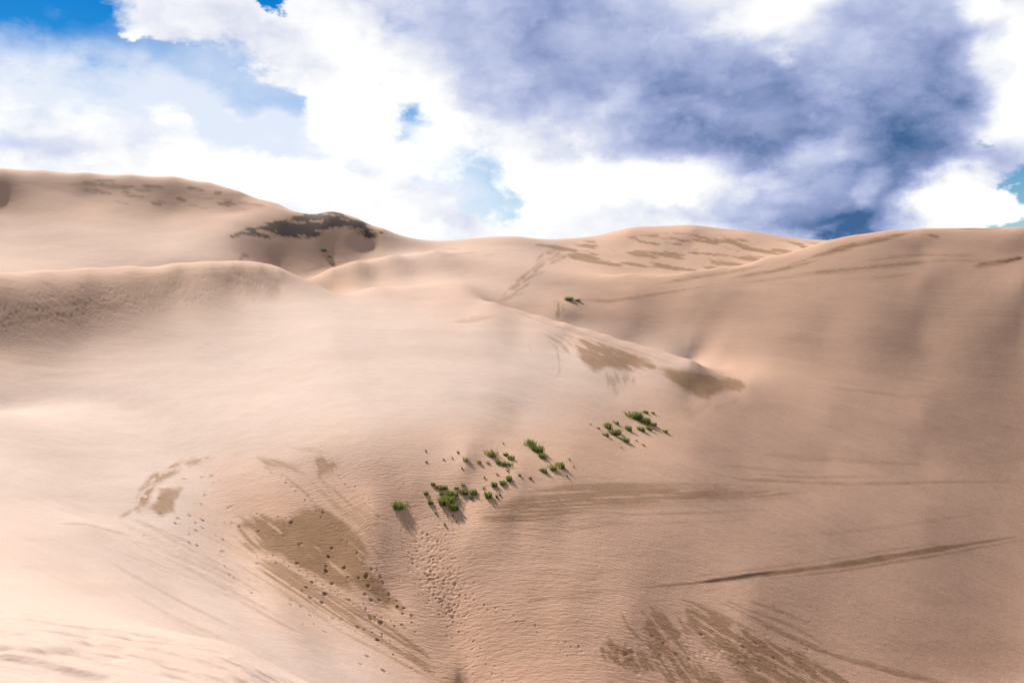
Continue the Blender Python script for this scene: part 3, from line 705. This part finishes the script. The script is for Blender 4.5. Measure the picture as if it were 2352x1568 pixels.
# sunlit near and middle dunes painted paler, shaded slopes around painted redder
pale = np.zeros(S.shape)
lit_area = [(-400, 830), (100, 830), (300, 775), (480, 720), (650, 680), (720, 655), (1000, 658), (1130, 693), (1300, 742), (1560, 826), (1420, 900), (1260, 950), (1120, 990), (1000, 1025), (800, 1040), (620, 1055),
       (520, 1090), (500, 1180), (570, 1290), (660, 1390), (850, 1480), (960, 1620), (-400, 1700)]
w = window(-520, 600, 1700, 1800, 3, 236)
pale[w] = ss(poly_sd(VX[w], VY[w], lit_area) + 60 * (fbm2(VX[w] / 160, VY[w] / 90, 500, 3) - .5), -110, 120)
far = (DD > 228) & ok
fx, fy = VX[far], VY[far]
hump = np.maximum(.45 * ss(fy, 470, 550) * (1 - ss(fx, 430, 640)), .5 * ss(fx, 760, 960) * (1 - ss(fx, 1150, 1420)) * ss(fy, 520, 570))  # far slopes that catch the sun, painted partly paler too
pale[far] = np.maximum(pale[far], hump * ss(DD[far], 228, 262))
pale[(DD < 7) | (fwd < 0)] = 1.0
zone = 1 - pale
zat = me.attributes.new("shade_red", 'FLOAT', 'POINT')
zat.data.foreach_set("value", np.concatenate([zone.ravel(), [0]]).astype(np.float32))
ground = bpy.data.objects.new("sand_dunes", me)
ground["kind"] = "structure"
ground["label"] = "pale pinkish sand dunes with wind streaks and footprints"
col.objects.link(ground)

# ------------------------------------------------------------------ sand material
mat = bpy.data.materials.new("sand")
mat.use_nodes = True
nt = mat.node_tree; nt.nodes.clear(); N, LK = nt.nodes.new, nt.links.new
tcm = N('ShaderNodeTexCoord'); obc = tcm.outputs['Object']
attr = N('ShaderNodeAttribute'); attr.attribute_name = "damp"
n_big = noise(obc, .035, 4, .55)
n_mid = noise(obc, .45, 6, .6)
n_fine = noise(obc, 9.0, 5, .65)
dry = mixc(sstep(n_big, .36, .66), (.382, .288, .242, 1), (.392, .302, .257, 1))
dry = mixc(sstep(n_mid, .35, .7, 0, .5), dry, (.358, .266, .214, 1))
zat_n = N('ShaderNodeAttribute'); zat_n.attribute_name = "shade_red"
dry = mixc(zat_n.outputs['Fac'], dry, mixc(n_mid, (.402, .252, .176, 1), (.384, .240, .166, 1)))  # sunlit and shaded hue of the sand put into its colour
wetc = mixc(sstep(n_mid, .3, .7), (.170, .092, .042, 1), (.198, .112, .055, 1))
dm = m('ADD', attr.outputs['Fac'], m('MULTIPLY', m('MULTIPLY', m('SUBTRACT', n_fine, .5), attr.outputs['Fac']), .5))
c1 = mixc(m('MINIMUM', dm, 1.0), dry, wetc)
c2 = mixc(sstep(attr.outputs['Fac'], .95, 1.15, 0, .9), c1, (.036, .026, .027, 1))
grain = mixc(sstep(n_fine, .3, .75, 0, .18), c2, (.2, .13, .1, 1))
bs = N('ShaderNodeBsdfPrincipled')
LK(grain, bs.inputs['Base Color']); bs.inputs['Roughness'].default_value = .95
bs.inputs['Specular IOR Level'].default_value = .12
mp2 = N('ShaderNodeMapping'); LK(obc, mp2.inputs[0]); mp2.inputs['Rotation'].default_value = (0, 0, R(24)); mp2.inputs['Scale'].default_value = (1, 3.2, 1)
rip = noise(mp2.outputs[0], 1.5, 3, .5, .4)
mp3 = N('ShaderNodeMapping'); LK(obc, mp3.inputs[0]); mp3.inputs['Rotation'].default_value = (0, 0, R(-9)); mp3.inputs['Scale'].default_value = (.16, 1, 1)
lines = noise(mp3.outputs[0], .55, 4, .6)
b1 = N('ShaderNodeBump'); b1.inputs['Strength'].default_value = .5; b1.inputs['Distance'].default_value = .12
LK(m('ADD', m('ADD', rip, m('MULTIPLY', n_fine, .3)), m('MULTIPLY', lines, 1.1)), b1.inputs['Height'])
LK(b1.outputs[0], bs.inputs['Normal'])
om = N('ShaderNodeOutputMaterial'); LK(bs.outputs[0], om.inputs[0])
me.materials.append(mat)

# ------------------------------------------------------------------ grass
def grass_material(name, dark, light, lo, hi):
    global nt, N, LK
    g = bpy.data.materials.new(name); g.use_nodes = True
    nt = g.node_tree; nt.nodes.clear(); N, LK = nt.nodes.new, nt.links.new
    at_ = N('ShaderNodeAttribute'); at_.attribute_name = "tint"
    b = N('ShaderNodeBsdfPrincipled'); b.inputs['Roughness'].default_value = .6
    b.inputs['Specular IOR Level'].default_value = .3
    LK(mixc(sstep(at_.outputs['Fac'], lo, hi), (*dark, 1), (*light, 1)), b.inputs['Base Color'])
    tr = N('ShaderNodeBsdfTranslucent'); tr.inputs[0].default_value = (*light, 1)
    mx = N('ShaderNodeMixShader'); mx.inputs[0].default_value = .22
    LK(b.outputs[0], mx.inputs[1]); LK(tr.outputs[0], mx.inputs[2])
    o = N('ShaderNodeOutputMaterial'); LK(mx.outputs[0], o.inputs[0])
    return g
G_GREEN = grass_material("green_grass", (.055, .105, .020), (.20, .255, .052), .1, .9)
G_PALE = grass_material("yellow_green_grass", (.20, .21, .05), (.38, .34, .11), .1, .9)

def blades(name, material, count, radius, height, r, lean=(0.0, 0.0), ell=1.0):
    """a mesh of curved, tapering grass blades rising from a disc"""
    V, Fc, T = [], [], []
    heads = [(r.gauss(0, .33) * radius * ell, r.gauss(0, .26) * radius / ell, r.uniform(.4, .75)) for k in range(2 + int(radius * 4))]
    for k in range(count):
        hx, hy, hr = heads[int(len(heads) * r.random() ** 1.4)]
        q = r.uniform(0, 2 * math.pi); rr = radius * hr * math.sqrt(r.random())
        bx, by = hx + rr * math.cos(q), hy + rr * math.sin(q)
        h = height * r.uniform(.35, 1.0) * (.55 + .6 * hr)
        out = r.uniform(.15, .75)
        ox, oy = math.cos(q) * out * h * .6 + lean[0] * h + r.gauss(0, .12) * h, math.sin(q) * out * h * .6 + lean[1] * h + r.gauss(0, .12) * h
        w = r.uniform(.018, .040) * (1 + height * .4)
        wq = r.uniform(0, math.pi); wx, wy = math.cos(wq) * w, math.sin(wq) * w
        t = r.random()
        i0 = len(V)
        for f, ww in ((0.0, 1.0), (.4, .9), (.75, .6)):
            cx_, cy_ = bx + ox * f * f, by + oy * f * f
            cz = h * (f - .22 * f * f * out) - .06 * (f == 0)
            V += [(cx_ - wx * ww, cy_ - wy * ww, cz), (cx_ + wx * ww, cy_ + wy * ww, cz)]
        V.append((bx + ox, by + oy, h * (1 - .22 * out)))
        Fc += [(i0, i0 + 1, i0 + 3, i0 + 2), (i0 + 2, i0 + 3, i0 + 5, i0 + 4), (i0 + 4, i0 + 5, i0 + 6)]
        T += [t * .5] * 2 + [t * .75] * 2 + [t] * 2 + [min(1, t + .2)]
    gm = bpy.data.meshes.new(name)
    gm.from_pydata(V, [], Fc)
    ta_ = gm.attributes.new("tint", 'FLOAT', 'POINT'); ta_.data.foreach_set("value", T)
    gm.materials.append(material)
    o = bpy.data.objects.new(name, gm)
    col.objects.link(o)
    return o

def ground_at(x, y, d0, d1):
    a, d = plan_of(x, y, d0, d1)
    i = int(np.clip(np.searchsorted(AZ, a), 1, nA - 1))
    j = int(np.argmin(abs(DT[i] - d)))
    return (math.sin(a) * d, math.cos(a) * d, float(PZ[i, j]) + CAMZ), d

def crop(cx, cy):                                           # where the plants were measured
    return (900 + cx / 2.94) * .9408, (960 + cy / 2.94) * .9408

def tuft(x, y, w, kind, label, group, d0=95, d1=170, tall=.62, seed=0):
    """kind: g green, p pale and thin, m green with pale blades; w is the width in picture units"""
    r = random.Random(seed)
    loc, d = ground_at(x, y, d0, d1)
    wid = w / F * d
    hgt = max(.28, wid * tall)
    big = wid > 1.25
    cnt = int({'g': 210, 'm': 170, 'p': 90}[kind] * min(2.4, max(.25, wid / 1.3)))
    ln = (-.18, .05)
    if big:
        root = bpy.data.objects.new("grass_clump", None); col.objects.link(root)
        root.empty_display_size = .3
        share = {'g': .85, 'm': .6, 'p': .3}[kind]
        a_ = blades("green_blades", G_GREEN, int(cnt * share), wid * .42, hgt, r, ln, r.uniform(.85, 1.25))
        b_ = blades("pale_blades", G_PALE, max(8, int(cnt * (1 - share))), wid * .4, hgt * .85, r, ln)
        a_.parent = root; b_.parent = root
    else:
        root = blades("grass_tuft", G_PALE if kind == 'p' else G_GREEN, max(14, cnt), wid * .45, hgt, r, ln, r.uniform(.85, 1.2))
    root.location = loc
    root.rotation_euler.z = 0
    root["label"] = label
    root["category"] = "grass"
    if group: root["group"] = group
    return root

GA_, GB_, GC_, GD_ = ("grass by the trampled hollow", "grass in the short row at the edge of the streaked sand",
                      "grass at the foot of the smooth dune", "grass below the dark damp patch on the dune tail")
TUFTS = [
    # cx, cy, width, kind, label, group
    (222, 800, 72, 'g', "lone dark green grass clump standing apart beside a line of footprints", None),
    (565, 765, 105, 'g', "largest dark green grass clump beside the trampled footprints", GA_),
    (622, 812, 70, 'g', "dark green grass clump touching the largest one beside the trampled footprints", GA_),
]
for q in ((610, 712, 58), (685, 702, 50), (765, 706, 56), (860, 724, 56), (540, 668, 46)):
    TUFTS.append((*q, 'g', "medium green grass clump in the ragged row beside the trampled footprints", GA_))
for q in ((735, 738, 30), (425, 710, 36), (450, 782, 36), (630, 676, 30), (465, 642, 30), (525, 712, 32), (490, 668, 22), (920, 732, 24), (950, 720, 24)):
    TUFTS.append((*q, 'g', "small green grass tuft in the ragged row beside the trampled footprints", GA_))
for q in ((680, 648, 34), (485, 850, 24), (625, 912, 24), (830, 676, 18), (550, 940, 12), (605, 872, 14)):
    TUFTS.append((*q, 'p', "thin yellowish grass tuft around the clumps beside the trampled footprints", GA_))
TUFTS.append((900, 648, 56, 'g', "upright narrow green grass clump at the edge of the streaked brown sand", GB_))
for q in ((968, 638, 44), (1010, 606, 54)):
    TUFTS.append((*q, 'g', "leafy green grass clump in the short row at the edge of the streaked brown sand", GB_))
for q in ((1090, 582, 26), (1160, 606, 18)):
    TUFTS.append((*q, 'g', "tiny green grass tuft at the end of the short row by the streaked brown sand", GB_))
TUFTS += [
    (1165, 350, 85, 'm', "tall light green grass clump heading the long strip at the foot of the smooth dune", GC_),
    (1205, 385, 80, 'g', "dense green grass clump in the middle of the long strip below the smooth dune", GC_),
    (1255, 445, 62, 'm', "low trailing green grass clump at the lower end of the long strip", GC_),
    (1320, 522, 78, 'p', "yellowish loose grass clump between two green ones at the foot of the smooth dune", GC_),
    (1265, 552, 46, 'g', "green grass clump next to the yellowish loose one, on its hollow side", GC_),
    (1392, 512, 62, 'g', "green grass clump next to the yellowish loose one, on its valley side", GC_),
    (880, 420, 92, 'p', "wide sparse yellow grass patch above the green clumps on the dune foot", GC_),
]
for q in ((935, 488, 44), (985, 502, 50), (1040, 458, 50), (990, 434, 40)):
    TUFTS.append((*q, 'm', "mixed green and yellow grass clump close under the wide sparse yellow patch", GC_))
for q in ((700, 462, 42), (785, 482, 42), (850, 490, 30)):
    TUFTS.append((*q, 'p', "thin straggling yellow grass tuft near the wide sparse yellow patch", GC_))
for q in ((645, 412, 26), (995, 548, 26), (930, 580, 15), (830, 602, 14), (415, 405, 12), (415, 486, 15), (605, 456, 12), (670, 530, 14), (540, 470, 11), (965, 355, 11), (1420, 586, 20), (1440, 470, 11), (1470, 520, 12)):
    TUFTS.append((*q, 'p', "single tiny grass sprig scattered on the bare sand of the dune foot", GC_))
TUFTS += [
    (1925, 148, 92, 'g', "biggest dark green grass clump below the dark damp patch on the dune tail", GD_),
    (1990, 188, 78, 'g', "dark green grass clump joined to the biggest one below the damp patch", GD_),
    (1722, 218, 72, 'g', "bushy green grass clump at the upper end of the slanting row below the damp patch", GD_),
    (1762, 272, 60, 'g', "bushy green grass clump at the lower end of the slanting row below the damp patch", GD_),
]
for q in ((1797, 258, 46), (1866, 236, 54), (1842, 322, 58), (1708, 288, 40)):
    TUFTS.append((*q, 'm', "middling green grass clump among the bushy ones below the damp patch", GD_))
for q in ((1962, 242, 58), (2012, 242, 40), (2045, 212, 40), (1985, 126, 32), (2040, 132, 25), (1782, 200, 32)):
    TUFTS.append((*q, 'm', "thin green grass tuft around the bushy clumps below the damp patch", GD_))
TUFTS.append((2132, 262, 36, 'g', "small bright green grass tuft standing alone beyond the clumps below the damp patch", None))
for q in ((1645, 236, 26), (1600, 210, 24), (1970, 362, 26), (1815, 380, 14), (1755, 190, 14), (1920, 330, 16), (2080, 240, 12)):
    TUFTS.append((*q, 'p', "tiny yellowish grass sprig scattered around the clumps below the damp patch", GD_))
for k, (cx_, cy_, w_, kind, lab, grp) in enumerate(TUFTS):
    x_, y_ = crop(cx_, cy_ + w_ * .3)
    tuft(x_, y_, w_ * .43, kind, lab, grp, seed=100 + k)
tuft(1306, 687, 26, 'g', "dark green grass clump in the far hollow behind the dune tail", None, 215, 300, .4, 301)
tuft(1328, 690, 18, 'm', "thin grass fringe trailing from the clump in the far hollow", None, 215, 300, .35, 302)
tuft(743, 574, 20, 'g', "dark green grass clump on the shaded face of the far dune", None, 320, 400, .4, 303)
tuft(757, 589, 13, 'g', "smaller grass tuft lower on the shaded face of the far dune", None, 320, 400, .4, 304)
